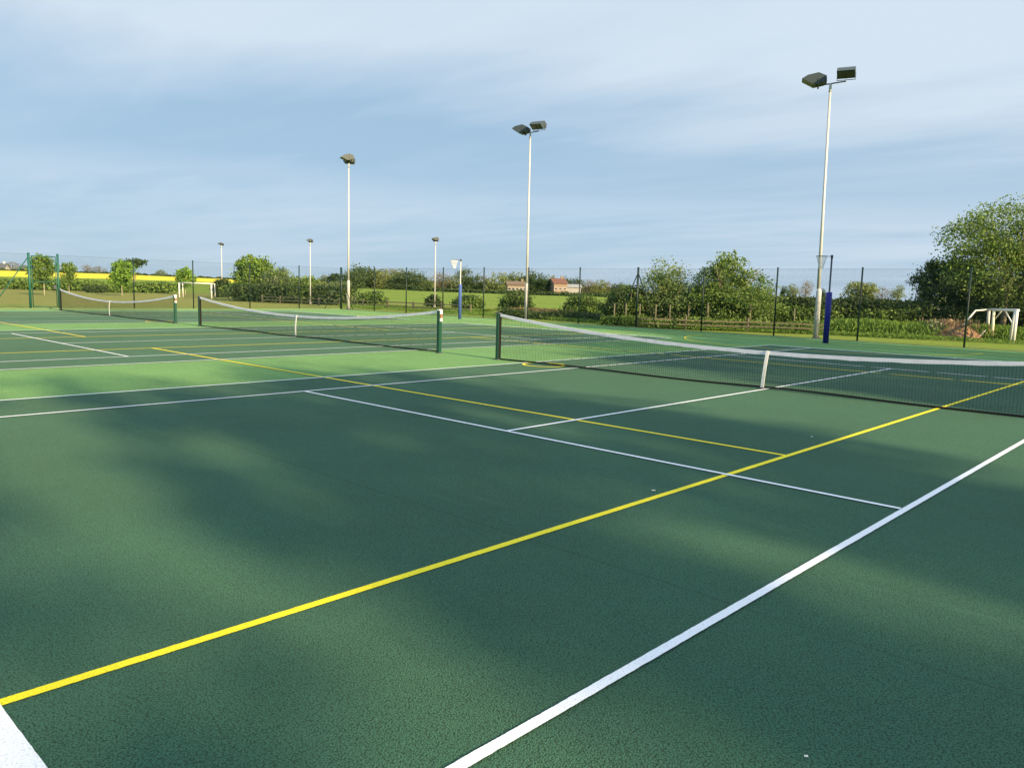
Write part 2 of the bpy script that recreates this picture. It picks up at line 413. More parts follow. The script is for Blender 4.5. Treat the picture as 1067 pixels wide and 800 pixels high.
# ------------------------------------------------------------------ tennis nets
def tape_h(x): return .645+.385*(abs(x)/6.4)**2
def make_net(cx, lbl, seed):
    root = empty('tennis_net', (cx, 0, 0)); tag(root, lbl, 'tennis net', 'tennis nets across the three courts')
    rd = random.Random(seed); ph = rd.random()*6
    sway = lambda x, u: (1-u)*(.045*math.sin(x*.55+ph)+.02*math.sin(x*1.9+ph))*(1-(abs(x)/6.45)**6) 
    X0 = 6.32; xs = np.linspace(-X0, X0, 281)
    mb = MB(); rad = .0021
    hb = .04
    for i, x in enumerate(xs):
        top = tape_h(x)-.05
        pts = [(x, sway(x, u), hb+(top-hb)*u) for u in (0, .5, 1)]
        mb.tube(pts, rad, 3, cap=False)
    nrow = 20
    for j in range(1, nrow):
        u = j/nrow
        mb.tube([(x, sway(x, u)+.003, hb+(tape_h(x)-.05-hb)*u) for x in xs[::5]], rad, 3, cap=False)
    mb.build('netting', M['net'], root)
    def band(name, f0, f1, m, th):
        b = MB(); X = np.linspace(-X0-.02, X0+.02, 65); vs = []
        for x in X:
            z0, z1, y = f0(x), f1(x), sway(x, 0 if name == 'bottom_hem' else 1)
            vs += [(x, y-th, z0), (x, y-th*1.1, z1), (x, y+th*1.1, z1), (x, y+th, z0)]
        fs = []
        for i in range(len(X)-1):
            for k in range(4): a = i*4+k; c = i*4+(k+1) % 4; fs.append((a, c, c+4, a+4))
        fs += [(0, 3, 2, 1), (len(vs)-4, len(vs)-3, len(vs)-2, len(vs)-1)]
        b.add(vs, fs); return b.build(name, m, root)
    wr = lambda x: .004*math.sin(x*7+ph)+.003*math.sin(x*17)
    band('headband', lambda x: tape_h(x)-.052+wr(x), lambda x: tape_h(x)+.008, M['tape'], .012)
    band('bottom_hem', lambda x: .006+.01*(1+math.sin(x*1.3+ph)), lambda x: .036+.01*(1+math.sin(x*1.3+ph)), M['hem'], .008)
    b = MB(); n = 6
    for i in range(n):
        u0, u1 = i/n, (i+1)/n
        f = lambda u: (-.06*(1-u)**1.5, -.02-.03*math.sin(u*3.14), .02+(tape_h(0)-.0)*u)
        p0, p1 = f(u0), f(u1)
        vs = []
        for q in (p0, p1): vs += [(q[0]-.028, q[1]-.004, q[2]), (q[0]+.028, q[1]-.004, q[2]), (q[0]+.028, q[1]+.004, q[2]), (q[0]-.028, q[1]+.004, q[2])]
        b.add(vs, [(0, 1, 5, 4), (1, 2, 6, 5), (2, 3, 7, 6), (3, 0, 4, 7), (4, 5, 6, 7), (3, 2, 1, 0)])
    st = b.build('centre_strap', M['cap'], root)
    MB().box((-.06, -.02, .018), (.09, .07, .03)).build('floor_anchor', M['dark_metal'], st)
    for s_ in (-1, 1):
        px = s_*6.4
        b = MB(); a = .045; c = .012
        pr = [(-a+c, -a), (a-c, -a), (a, -a+c), (a, a-c), (a-c, a), (-a+c, a), (-a, a-c), (-a, -a+c)]
        vs = [(px+q[0], q[1], 0.) for q in pr]+[(px+q[0], q[1], 1.03) for q in pr]
        b.add(vs, [tuple(range(7, -1, -1)), tuple(range(8, 16))]+[(i, (i+1) % 8, (i+1) % 8+8, i+8) for i in range(8)])
        po = b.build('post', M['post_green'], root)
        MB().box((px, 0, 1.045), (.086, .086, .03)).build('post_cap', M['cap'] if s_ > 0 else M['dark_metal'], po)
        MB().box((px, 0, .012), (.14, .14, .024)).build('ground_sleeve', M['dark_metal'], po)
        if s_ > 0:
            MB().box((px+.055, 0, .99), (.025, .07, .09)).build('winder_plate', M['cap'], po)
            MB().box((px+.058, 0, .89), (.03, .05, .07)).build('winder', M['rust'], po)
            MB().box((px+.055, 0, .81), (.025, .07, .08)).build('winder_plate', M['cap'], po)
            MB().tube([(px+.07, 0, .89), (px+.13, -.02, .89), (px+.14, -.02, .8)], .008, 6).build('crank_handle', M['dark_metal'], po)
        for z_ in (.06, .35, .62): MB().tube([(px-s_*.045, 0, z_+.02), (s_*6.31, 0, z_)], .004, 4).build('lacing_cord', M['hem'], po)
        MB().tube([(px-s_*.03, 0, 1.03), (s_*6.3, 0, tape_h(6.35)-.02)], .006, 5).build('headline_cable', M['hem'], po)
        MB().box((px-s_*.052, 0, .53), (.016, .066, .98)).build('lacing_bar', M['hem'], po)
    return root
make_net(0, 'nearest and largest tennis net, its white headband sagging across the right', 1)
make_net(-14.8, 'middle tennis net of the three, its white strap left of the centre', 2)
make_net(-29.6, 'farthest tennis net, leftmost of the three, in front of the yellow field', 3)

# ------------------------------------------------------------------ court fence
FH = 2.75
def make_post(root, x, y, h=FH, r=.035, m='fence', z=-.02):
    p = MB().tube([(x, y, z), (x, y, h)], r, 8).build('post', M[m], root)
    MB().tube([(x, y, h+.001), (x, y, h+.02)], r*1.15, 8).build('post_cap', M[m], p)
    return p
def chain(root, a, b, h0=.04, h1=FH-.05, pitch=.075, r=.0016):
    ln = math.dist(a, b); d = ((b[0]-a[0])/ln, (b[1]-a[1])/ln); H = h1-h0; mb = MB()
    n = int((ln+H)/pitch)
    for s_ in (0, 1):
        for i in range(n):
            s0 = i*pitch-H if s_ == 0 else i*pitch
            e0, e1 = (s0, s0+H) if s_ == 0 else (s0, s0-H)
            z0, z1 = h0, h1
            if s_ == 0:
                if e0 < 0: z0 += -e0; e0 = 0
                if e1 > ln: z1 -= e1-ln; e1 = ln
            else:
                if e0 > ln: z0 += e0-ln; e0 = ln
                if e1 < 0: z1 += e1; e1 = 0
            if z1-z0 < .02: continue
            off = .002 if s_ else -.002
            mb.tube([(a[0]+d[0]*e0-d[1]*off, a[1]+d[1]*e0+d[0]*off, z0), (a[0]+d[0]*e1-d[1]*off, a[1]+d[1]*e1+d[0]*off, z1)], r, 3, cap=False)
    mb.build('chain_link_mesh', M['wire'], root)
    for z_ in (h1, 1.4, h0+.02): MB().tube([(a[0], a[1], z_), (b[0], b[1], z_)], .0035 if z_ == h1 else .0025, 4).build('line_wire', M['wire'], root)
fb = empty('chain_link_fence', (-14.5, 17.75, 0)); fb_x = [2.4, -1.2, -4.8, -8.1, -11.4, -14.8, -18.2, -21.6, -24.9, -28.25, -31.6, -34.8, 6., 9.6]
tag(fb, 'long dark green chain link fence behind the courts, running right of its corner post', 'fence')
ox, oy = -14.5, 17.75
for x in fb_x:
    p = make_post(fb, x-ox, 0, r=.05 if x == -14.8 else .034)
    if x == -14.8:
        for s_ in (-1, 1): MB().tube([(x-ox+s_*.04, 0, 2.45), (x-ox+s_*1.15, 0, 0)], .022, 6).build('brace', M['fence'], p)
for a_, b_ in ((-38.2, -14.8), (-14.8, 9.6)): chain(fb, (a_-ox, 0), (b_-ox, 0))
fl = empty('chain_link_fence', (-38.5, 17.75, 0)); tag(fl, 'chain link fence on the far left side, between the corner post and the green gate', 'fence')
cpost = make_post(fl, .05, 0, r=.075)
MB().tube([(.12, 0, 2.2), (1.35, .02, 0)], .022, 6).build('brace', M['fence'], cpost)
MB().tube([(.05, -.06, 2.2), (.05, -1.3, 0)], .022, 6).build('brace', M['fence'], cpost)
for y in (14.6, 11.2, 7.7, 4.4): make_post(fl, 0, y-17.75, r=.034)
make_post(fl, 0, .7-17.75, r=.055, m='fence_gate')
chain(fl, (0, -.1), (0, .7-17.75))
fg = empty('metal_gate', (-38.5, .1, 0)); tag(fg, 'narrow green mesh gate between two thick posts, left of the farthest net', 'gate')
gb = MB()
for z_ in (.08, 1.35, 2.62): gb.tube([(0, -.58, z_), (0, .5, z_)], .022, 6)
for y_ in (-.58, .5): gb.tube([(0, y_, .08), (0, y_, 2.62)], .022, 6)
gb.build('gate_frame', M['fence_gate'], fg); chain(fg, (0, -.56), (0, .48), .1, 2.6)
MB().box((.03, .42, 1.1), (.05, .12, .2)).build('latch', M['dark_metal'], fg)
f2 = empty('chain_link_fence', (-38.5, -.6, 0)); tag(f2, 'short run of chain link fence with braced post, left of the green gate', 'fence')
p = make_post(f2, 0, 0, r=.06, m='fence_gate')
MB().tube([(0, -.06, 2.5), (0, -1.7, 0)], .025, 6).build('brace', M['fence_gate'], p)
for y in (-3.3, -6.6, -9.9): make_post(f2, 0, y, r=.034)
chain(f2, (0, 0), (0, -9.9))

# ------------------------------------------------------------------ floodlights
def head(root, loc, aim, sc, tilt=0.):
    Mx = Matrix.Translation(loc) @ Matrix.Rotation(aim, 4, 'Z') @ Matrix.Rotation(tilt, 4, 'Y') @ Matrix.Scale(sc, 4)
    prof = [(.56, .06), (.10, -.20), (-.34, -.12), (-.40, .12), (-.08, .27), (.34, .19)]
    h = MB().prism(prof, .68, Mx).build('lamp_head', M['lamp'], root)
    b = MB(); n = Vector((-.26, 0, -.46)).normalized()*.008
    vs = [Mx @ (Vector((x, y, z))+Vector((n.x*-1 if 0 else .004, 0, -.008))) for x, z, y in ((.52, .037, -.3), (.52, .037, .3), (.13, -.183, .3), (.13, -.183, -.3))]
    vs += [Mx @ (Vector((x, y, z))+Vector((-.01, 0, .02))) for x, z, y in ((.52, .037, -.3), (.52, .037, .3), (.13, -.183, .3), (.13, -.183, -.3))]
    b.add(vs, [(3, 2, 1, 0), (4, 5, 6, 7), (0, 1, 5, 4), (1, 2, 6, 5), (2, 3, 7, 6), (3, 0, 4, 7)]).build('lamp_glass', M['glass'], h)
    MB().prism([(.12, -.215), (.54, .03), (.54, .045), (.12, -.19)], .03, Mx).build('glazing_bar', M['dark_metal'], h)
    b = MB()
    for k in range(5): b.prism([(-.42, -.09), (-.405, .10), (-.35, .10), (-.35, -.09)], .03, Mx @ Matrix.Translation((0, -.24+.12*k, 0)))
    b.build('cooling_fins', M['lamp'], h)
    b = MB()
    for s_ in (-1, 1): b.prism([(-.03, -.22), (.03, -.22), (.03, .05), (-.03, .05)], .015, Mx @ Matrix.Translation((-.1, s_*.352, 0)))
    b.prism([(-.03, -.24), (.03, -.24), (.03, -.22), (-.03, -.22)], .72, Mx @ Matrix.Translation((-.1, 0, 0)))
    b.build('bracket', M['dark_metal'], h)
def floodlight(x, y, H, lbl, grp, sc=1., base_h=1.95, r=.075, span=.62, lean=(0, 0), a1=math.pi+.42, a2=-1.25, rz=0.):
    root = empty('floodlight_pole', (x, y, 0), rz); tag(root, lbl, 'floodlight', grp)
    lx, ly = lean
    po = MB().tube([(lx*base_h/H, ly*base_h/H, base_h), (lx*.5, ly*.5, H*.5), (lx, ly, H)], [r, r*.8, r*.6], 12).build('pole', M['galv'], root)
    MB().tube([(0, 0, 0), (0, 0, base_h-.12), (0, 0, base_h)], [r*1.5, r*1.5, r*1.05], 12).build('pole_base', M['galv'], root)
    MB().tube([(0, 0, -.02), (0, 0, .03)], r*2.4, 12).build('base_flange', M['dark_metal'], root)
    MB().tube([(lx-span*sc, ly, H+.02), (lx+span*sc, ly, H+.02)], .028*sc, 8).build('crossbar', M['dark_metal'], root)
    MB().tube([(lx, ly, H-.3), (lx, ly, H+.03)], r*.72, 10).build('top_sleeve', M['galv'], root)
    MB().box((r*1.52*math.cos(-1.2), r*1.52*math.sin(-1.2), base_h*.45), (.012, .09, .3), -1.2).build('access_door', M['galv'], root)
    head(root, (lx-span*sc*1.0, ly, H+.22*sc), a1, sc); head(root, (lx+span*sc*1.0, ly, H+.32*sc), a2, sc, .12)
gl = 'floodlight poles around the courts'
floodlight(-6.6, 18.3, 9.75, 'tallest floodlight pole, right of centre beside the blue padded netball post', gl, .93, r=.07, lean=(-.14, 0))
floodlight(-22.2, 18.3, 9.7, 'tall white floodlight pole in the centre, behind the left end of the nearest net', gl, .9, r=.068, lean=(-.07, 0))
floodlight(-38.7, 18.5, 9.65, 'tall floodlight pole standing beside the thick corner post of the fence', gl, .88, r=.068, span=.42, rz=-.75)
floodlight(-39.7, 27.1, 5.1, 'short distant floodlight pole just left of the farther netball post', gl, .52, .3, .055, .4, rz=-.7)
floodlight(-50.5, 23.0, 5.0, 'short distant floodlight pole in front of the long bushy hedge', gl, .48, .3, .055, .35, rz=-.8)
floodlight(-79.5, 29.8, 5.7, 'farthest floodlight pole, right of the small white goal by the dark bush', gl, .55, .3, .065, .35, rz=-.9)

# ------------------------------------------------------------------ netball posts
def netball(x, y, lbl, aim):
    root = empty('netball_post', (x, y, 0)); tag(root, lbl, 'netball post', 'netball posts at the far goal lines')
    MB().tube([(0, 0, 0), (0, 0, 3.07)], .03, 10).build('pole', M['dark_metal'] if x > -10 else M['galv'], root)
    b = MB().tube([(0, 0, .01), (0, 0, 1.78), (0, 0, 1.8)], [.1, .1, .085] if x > -10 else [.085, .085, .075], 16)
    pd = b.build('post_padding', M['blue'] if x > -10 else M['blue_light'], root)
    dx, dy = math.cos(aim), math.sin(aim); c = (dx*.34, dy*.34)
    ring = [(c[0]+.19*math.cos(k*math.pi/12), c[1]+.19*math.sin(k*math.pi/12), 3.05) for k in range(25)]
    rg = MB().tube(ring, .009, 6, cap=False).tube([(0, 0, 3.05), (dx*.15, dy*.15, 3.05)], .012, 6).tube([(0, 0, 2.98), (0, 0, 3.1)], .042, 8).build('ring', M['dark_metal'], root)
    b = MB()
    for k in range(24):
        a = k*math.pi/12
        for s_ in (-1, 1):
            pts = []
            for j in range(6):
                u = j/5; rr = .185-.115*u**.8; aa = a+s_*u*.8
                pts.append((c[0]+rr*math.cos(aa), c[1]+rr*math.sin(aa), 3.04-.42*u))
            b.tube(pts, .0035, 3, cap=False)
    b.build('hoop_net', M['white_net'], root)
netball(-5.0, 15.25, 'netball post with dark blue padding standing next to the tallest floodlight pole', math.pi+.6)
netball(-24.1, 15.25, 'farther netball post with lighter blue padding, above the right end of the middle net', math.pi+.9)

# ------------------------------------------------------------------ goals
def px_tube(mb, a, b, r, n=8, sub=1):
    mb.tube([a, b], r, n)
def goal_right():
    c = at(1046, 352, 38.5); root = empty('football_goal', (c[0], c[1], 0))
    tag(root, 'old white painted steel goal frame with braces under the big tree at the right edge', 'football goal')
    o_ = Vector((c[0], c[1], 0)); Q = lambda px, py, d: Vector(at(px, py, d))-o_
    G = lambda px, d: (lambda v: Vector((v[0], v[1], -.02))-o_)(at(px, 350, d))
    d1, d2 = 37.4, 40.5
    TR, TL = Q(1060, 323.3, d1), Q(1030.5, 322.6, d2)
    MB().tube([G(1056.5, d1), TR], .06, 10).build('post', M['white_paint'], root)
    MB().tube([G(1052.5, d1+.5), Q(1057.8, 325, d1+.1)], .05, 10).build('post', M['white_paint'], root)
    MB().tube([G(1028.5, d2+1), TL], .06, 10).build('post', M['white_paint'], root)
    MB().tube([G(1034, d2-1), Q(1035.6, 324, d2-.9)], .055, 10).build('post', M['cream_paint'], root)
    MB().tube([TR+Vector((.04, 0, 0)), TL], .058, 10).build('crossbar', M['white_paint'], root)
    MB().tube([Q(1047.5, 324, 38.7), Q(1055.5, 338, 37.8)], .028, 6).build('brace', M['white_paint'], root)
    MB().tube([Q(1043.5, 324, 39.2), Q(1037, 332.5, 39.8)], .028, 6).build('brace', M['white_paint'], root)
    MB().tube([TL, Q(1016.5, 323.6, 40), Q(1004, 338.5, 39.6), Q(994, 352, 39.2)], .036, 6).build('net_support', M['white_paint'], root)
    MB().tube([Q(1027, 344, 39.5), Q(1014, 357.5, 37.9)], .026, 6).build('net_support', M['galv'], root)
goal_right()
def goal_left():
    a, b = gp(187, 310), gp(220.5, 311.2); d = Vector((b[0]-a[0], b[1]-a[1], 0)); ln = d.length; d.normalize()
    root = empty('football_goal', (a[0], a[1], 0)); tag(root, 'small white framed goal on the grass left of the farthest floodlight pole', 'football goal')
    nrm = Vector((-d.y, d.x, 0)); nrm = nrm if nrm.dot(Vector((a[0]-CAM[0], a[1]-CAM[1], 0))) > 0 else -nrm
    e = d*ln; h = 1.42
    for q in (Vector(), e):
        MB().tube([q, q+Vector((0, 0, h))], .07, 8).build('post', M['white_paint'], root)
        MB().tube([q+nrm*.5, q+nrm*.45+Vector((0, 0, h))], .05, 6).build('net_support', M['white_paint'], root)
        MB().tube([q+Vector((0, 0, h)), q+nrm*.45+Vector((0, 0, h))], .04, 6).build('net_support', M['white_paint'], root)
    MB().tube([Vector((0, 0, h))-d*.06, e+Vector((0, 0, h))+d*.06], .055, 8).build('crossbar', M['white_paint'], root)
    b_ = MB()
    for k in range(33):
        q = d*ln*k/32; b_.tube([q+nrm*.5, q+nrm*.45+Vector((0, 0, h))], .006, 3, cap=False)
    for k in range(12):
        u = k/12; q = nrm*(.5-.05*u)+Vector((0, 0, h*u)); b_.tube([q, q+e], .006, 3, cap=False)
    b_.build('goal_net', M['net'], root)
goal_left()

# ------------------------------------------------------------------ low timber rail fence and stakes
def rail_fence(pts, lbl, zs=(.25, .5), sp=2.4):
    root = empty('timber_rail_fence', (*pts[0], 0)); tag(root, lbl, 'fence')
    o_ = Vector((*pts[0], 0)); prev = None
    for (a, b) in zip(pts[:-1], pts[1:]):
        ln = math.dist(a, b); n = max(1, round(ln/sp))
        for i in range(n+(1 if b == pts[-1] else 0)):
            q = Vector((a[0]+(b[0]-a[0])*i/n, a[1]+(b[1]-a[1])*i/n, 0))-o_
            MB().box((q.x, q.y, .3), (.1, .1, .62)).build('post', M['wood'], root)
            if prev is not None:
                for z_ in zs:
                    md = (prev+q)/2; l_ = (q-prev).length; ang = math.atan2(q.y-prev.y, q.x-prev.x)
                    MB().box((md.x+math.sin(ang)*.07, md.y-math.cos(ang)*.07, z_+random.uniform(-.02, .02)), (l_, .03, .065), ang).build('rail', M['wood'], root)
            prev = q
gpd = lambda px: tuple(float(q) for q in at(px, 320, 37.2)[:2])
rail_fence([(-54, 20.6), (-44, 21.4), (-31, 22.6)], 'low timber rail fence in front of the bushy hedge, behind the two left tall poles')
rail_fence([gpd(664), gpd(715), gpd(780), gpd(862)], 'low weathered timber rail fence before the tall bushes, left of the blue netball post', (.22, .42))
for i, (px, lb) in enumerate([(640, 'thin leftmost timber stake, left of the strainer post with two braces'), (652, 'timber stake in dark bush just left of the strainer post'), (666, 'timber stake in dark bush just right of the strainer post'), (683, 'timber stake by the foot of the right brace of the strainer post'), (698, 'timber stake under the pale wispy bush'), (717, 'timber stake left of the fence post under the gap between the tall bushes'), (737, 'thick pale timber stake, the most visible one, right of a fence post'), (781, 'timber stake in front of the tall bush with upright shoots'), (828, 'rightmost timber stake, left of the tallest floodlight pole')]):
    g = at(px, 330, 38.6); hh = 1.22 if px in (737, 781) else 1.08
    root = empty('timber_stake', (g[0], g[1], 0)); tag(root, lb, 'stake', 'timber stakes in front of the dark hedge')
    MB().tube([(0, 0, -.05), (random.uniform(-.03, .03), 0, hh)], .055 if px in (737, 781) else .035, 8).build('stake_shaft', M['wood'], root)

# ------------------------------------------------------------------ hedges, bushes, weeds
def hedge(name, pts, h, wd, n, size, lm, lbl, cat='hedge', zvar=.25, seg=None, up=.3, upright=False, elong=1.5, kind=None, group=None):
    P = []; tot = sum(math.dist(a, b) for a, b in zip(pts[:-1], pts[1:]))
    for a, b in zip(pts[:-1], pts[1:]):
        ln = math.dist(a, b); k = int(n*ln/tot); d = ((b[0]-a[0])/ln, (b[1]-a[1])/ln)
        nc = max(4, int(ln/(seg or wd*.35))); cl = rng.uniform(0, ln, nc)
        tt = np.clip(cl[rng.integers(0, nc, k)]+rng.normal(size=k)*wd*.3, -.2, ln+.2)
        hh = np.array([h*(1+zvar*mnoise.noise(Vector((q*.55/wd+pts[0][0], pts[0][1], 3)))*1.6) for q in tt])
        v = rng.uniform(0, 1, k)**.6; w_ = rng.normal(size=k)*wd*.32*(1.15-.5*v)
        x = a[0]+d[0]*tt-d[1]*w_; y = a[1]+d[1]*tt+d[0]*w_
        P.append(np.stack([x, y, v*hh*(1+rng.normal(size=k)*.06)+.02], 1))
    P = np.concatenate(P); c = np.array([pts[0][0], pts[0][1], 0.])
    o = leaf_mesh(name, P-c, size, L[lm], up, upright=upright, elong=elong); o.location = c
    return tag(o, lbl, cat, group, kind)
def bush(name, px, top, wpx, dist, lm, n, size, lbl, cat='bush', stems=6, blobs=None, up=.2, upright=False, clump=.2, extra=None):
    g = at(px, 320, dist); h = max(at(px, top, dist)[2], .3); w_ = wpx/FPX*dist/2
    root = empty(name, (g[0], g[1], 0)); tag(root, lbl, cat)
    if blobs is None: blobs = [(0, 0, h*.42, w_*.85, w_*.7, h*.48), (w_*.5, 0, h*.3, w_*.5, w_*.5, h*.33), (-w_*.5, .1, h*.32, w_*.5, w_*.5, h*.36)]
    else: blobs = [(b[0]*w_*CR[0]+b[1]*w_*.5, b[0]*w_*CR[1]+b[1]*w_*.5, b[2]*h, b[3]*w_, b[4]*w_, b[5]*h) for b in blobs]
    leaf_mesh('foliage', blob_points(blobs, int(n*1.5), clump, 80), size*.8, L[lm], up, root, upright=upright)
    if extra:
        q = blob_points(blobs, extra[1], clump, 60, .85); leaf_mesh('blossom' if extra[0] == 'blossom' else 'young_leaves', q, size*.8, L[extra[0]], up, root)
    mb = MB()
    for i in range(stems):
        a = random.random()*6.28; l_ = w_*random.uniform(.2, .75); hh = h*random.uniform(.6, .93)
        mb.tube([(l_*.15*math.cos(a), l_*.15*math.sin(a), 0), (l_*.5*math.cos(a), l_*.5*math.sin(a), hh*.5), (l_*math.cos(a), l_*math.sin(a), hh)], [.05, .035, .01], 5)
    mb.build('branches', M['bark'], root); return root

A = lambda px, d: tuple(at(px, 320, d)[:2])
# left hedge behind the young trees
hedge('hedge', [A(-60, 122), A(60, 118), A(184, 112)], 1.2, 3.2, 22000, .28, 'mid', 'long low clipped green hedge below the yellow field, behind the young trees', zvar=.12)
hedge('hedge', [A(100, 108), A(150, 106)], 1.0, 2., 2500, .2, 'mid', 'pale rough growth at the foot of the low hedge behind the middle net post', 'undergrowth', zvar=.3)
far_tree(46, 262, 21, 84, 'young', 'young green tree with pale trunk seen through the narrow gate', cat='tree', name='young_tree')
far_tree(72, 271, 13, 98, 'young', 'smaller shaded young tree just right of the narrow gate', name='young_tree')
far_tree(127, 269, 20, 88, 'young_b', 'bright green young tree with pale trunk standing above the farthest net', name='young_tree')
far_tree(141, 268, 23, 150, 'umb', 'dark flat-topped tree just right of the bright green young tree')
far_tree(193, 277, 17, 100, 'young_b', 'round bright green young tree right behind the small white goal', name='young_tree')
bush('bush', 231, 289, 22, 90, 'dark', 5000, .2, 'dark rounded bush behind the farthest floodlight pole', stems=3)
bush('bush', 100, 296, 0.1*260, 104, 'dark', 2500, .2, 'dark leaf clump added as shadow on the hedge left of the bright green young tree', stems=2)  # dark foliage standing in for the shadow the young tree casts on the hedge
bush('bush', 264, 266, 46, 76, 'mid', 9000, .2, 'tall ragged bush at the left end of the long bushy hedge', blobs=[(0, 0, .45, .8, .8, .45), (-.25, 0, .8, .4, .4, .2), (.3, 0, .62, .5, .5, .3), (0, 0, .2, 1, 1, .22)], extra=('bright', 1500), stems=8)
bush('bush', 292, 277, 44, 72, 'pale', 8000, .17, 'grey-green feathery bush right of the tall ragged bush', extra=('mid', 3000))
bush('bush', 322, 287, 46, 69, 'mid', 7000, .17, 'green bush behind the short floodlight pole in the bushy hedge', extra=('olive', 2000))
bush('bush', 352, 292, 40, 67, 'pale', 5000, .16, 'low greyish bush next to the fence corner post', extra=('mid', 2500))
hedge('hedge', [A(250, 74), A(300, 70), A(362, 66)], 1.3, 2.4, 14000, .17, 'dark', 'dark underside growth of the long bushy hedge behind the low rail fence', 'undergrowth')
# field boundary scrub in the middle
bush('bush', 388, 303, 34, 64, 'mid', 4500, .14, 'rounded bush in front of the field, right of the corner pole', extra=('dark', 1500))
bush('bush', 452, 307, 22, 61, 'dark', 3000, .13, 'small dark bush at the foot of the short floodlight pole')
bush('bush', 488, 306, 36, 58, 'mid', 4500, .13, 'green bush just right of the farther netball post', extra=('dark', 1500))
bush('bush', 538, 302, 38, 52, 'dark', 7000, .12, 'dark leafy bush left of the central floodlight pole', extra=('mid', 2500))
bush('bush', 607, 306, 44, 48, 'mid', 6500, .11, 'spiky green bush against the field, left of the strainer post', extra=('dark', 2500))
hedge('bramble_bank', [A(362, 64), A(430, 60), A(505, 56)], .17, 2.4, 9000, .08, 'mid', 'scrubby olive undergrowth along the field edge behind the farther netball post', 'undergrowth', zvar=.5)
hedge('bramble_bank', [A(545, 51), A(575, 49), A(600, 47.5)], .42, 2., 9000, .10, 'nettle', 'reddish brown undergrowth behind the central floodlight pole', 'undergrowth', zvar=.4)
hedge('bramble_bank', [A(525, 46.5), A(590, 44.5), A(680, 41.5)], .42, 1.6, 14000, .10, 'dark', 'dark green bank of weeds right of the central floodlight pole', 'undergrowth', zvar=.25)
# right tall bushes and hedge
bush('bush', 655, 297, 62, 40.5, 'dark', 11000, .10, 'low dark bush around the strainer post with two braces', extra=('mid', 3500))
bush('bush', 696, 270, 78, 40.5, 'willow', 9000, .085, 'pale wispy willow bush, left of the two tall bushes', blobs=[(-.1, 0, .72, .45, .5, .26), (.4, 0, .55, .5, .5, .3), (-.4, 0, .5, .4, .4, .3), (0, 0, .3, .95, .8, .3)], extra=('olive', 3500), stems=12, clump=.24)
bush('bush', 757, 267, 88, 40, 'mid', 14000, .095, 'tall green bush with upright shoots, right of the pale wispy bush', blobs=[(0, 0, .78, .42, .5, .22), (-.35, 0, .6, .4, .4, .28), (.5, 0, .6, .45, .45, .25), (0, 0, .33, 1., .8, .34), (.1, 0, .95, .12, .12, .12), (-.22, 0, .88, .1, .1, .12), (.35, 0, .85, .12, .12, .14)], extra=('willow', 6000), stems=16, clump=.2)
hedge('hedge', [A(635, 41.5), A(720, 40.5), A(800, 41), A(880, 42), A(965, 42)], 1.46, 2.0, 60000, .095, 'dark', 'tall dark hedge running behind the bushes to the dark hawthorn tree', zvar=.10)
hedge('hedge', [A(700, 40), A(800, 40.4), A(950, 41.2)], 1.25, 1.6, 7000, .08, 'mid', 'lighter leafy shoots along the face of the tall dark hedge', 'undergrowth', zvar=.2)
hedge('bramble_bank', [A(632, 38.2), A(740, 38.0), A(850, 38.4)], .5, 1.3, 15000, .075, 'mid', 'leafy green weeds growing along the low rail fence', 'undergrowth', zvar=.5)
hedge('tall_grass', [A(850, 39.4), A(930, 39.4), A(1000, 39.6)], .48, 2.2, 60000, .045, 'grass', None, None, zvar=.3, upright=True, elong=4.5, kind='stuff')
hedge('tall_grass', [A(1000, 41.), A(1090, 40.4)], .5, 2.0, 30000, .045, 'grass', None, None, zvar=.5, upright=True, elong=4.5, kind='stuff')
hedge('verge_grass', [A(360, 60), A(560, 46), A(680, 38.), A(860, 37.6), A(1080, 37.6)], .13, 1.6, 40000, .03, 'grass', None, None, zvar=.4, upright=True, elong=3, kind='stuff')
# right trees
def big_tree(px, dist, top, wpx, lm, n, size, lbl, blobs, name='tree', tr=.16, extra=None, clump=.17, ncl=110, bark='bark'):
    g = at(px, 320, dist); h = at(px, top, dist)[2]; w_ = wpx/FPX*dist/2
    root = empty(name, (g[0], g[1], 0)); tag(root, lbl, 'tree')
    mb = MB(); limbs(mb, h*.95, tr, h*.6, w_*.9, 16, .15); mb.build('trunk', M[bark], root)
    bl = [(b[0]*w_*CR[0]+b[1]*w_*CF[0], b[0]*w_*CR[1]+b[1]*w_*CF[1], b[2]*h, b[3]*w_, b[4]*w_, b[5]*h) for b in blobs]
    leaf_mesh('crown', blob_points(bl, int(n*1.5), clump, ncl), size*.8, L[lm], .2, root)
    if extra:
        for (l2, n2, s2) in extra: leaf_mesh('blossom' if l2 == 'blossom' else 'crown', blob_points(bl, n2, clump, ncl, .8), s2, L[l2], .2, root)
big_tree(988, 43, 262, 72, 'dark', 26000, .10, 'dark hawthorn tree with white blossom, left of the tall loose tree',
    [(0, 0, .5, .85, .8, .42), (-.5, 0, .3, .5, .5, .28), (.5, 0, .35, .6, .6, .33), (0, 0, .18, 1., .8, .18), (.25, 0, .8, .5, .5, .2)], 'hawthorn_tree', .15, extra=[('mid', 1500, .09), ('blossom', 800, .05)])
big_tree(1046, 42, 204, 124, 'willow', 15000, .088, 'tall loose yellow-green tree at the right edge, behind the old white goal',
    [(0, 0, .78, .5, .6, .20), (-.55, 0, .70, .38, .4, .16), (-.3, 0, .5, .5, .5, .2), (.5, 0, .72, .5, .5, .24), (.3, 0, .45, .7, .6, .26), (-.72, 0, .74, .2, .2, .07)], 'tall_tree', .11, extra=[('mid', 5000, .085), ('mid', 3000, .09)], clump=.22, ncl=150)
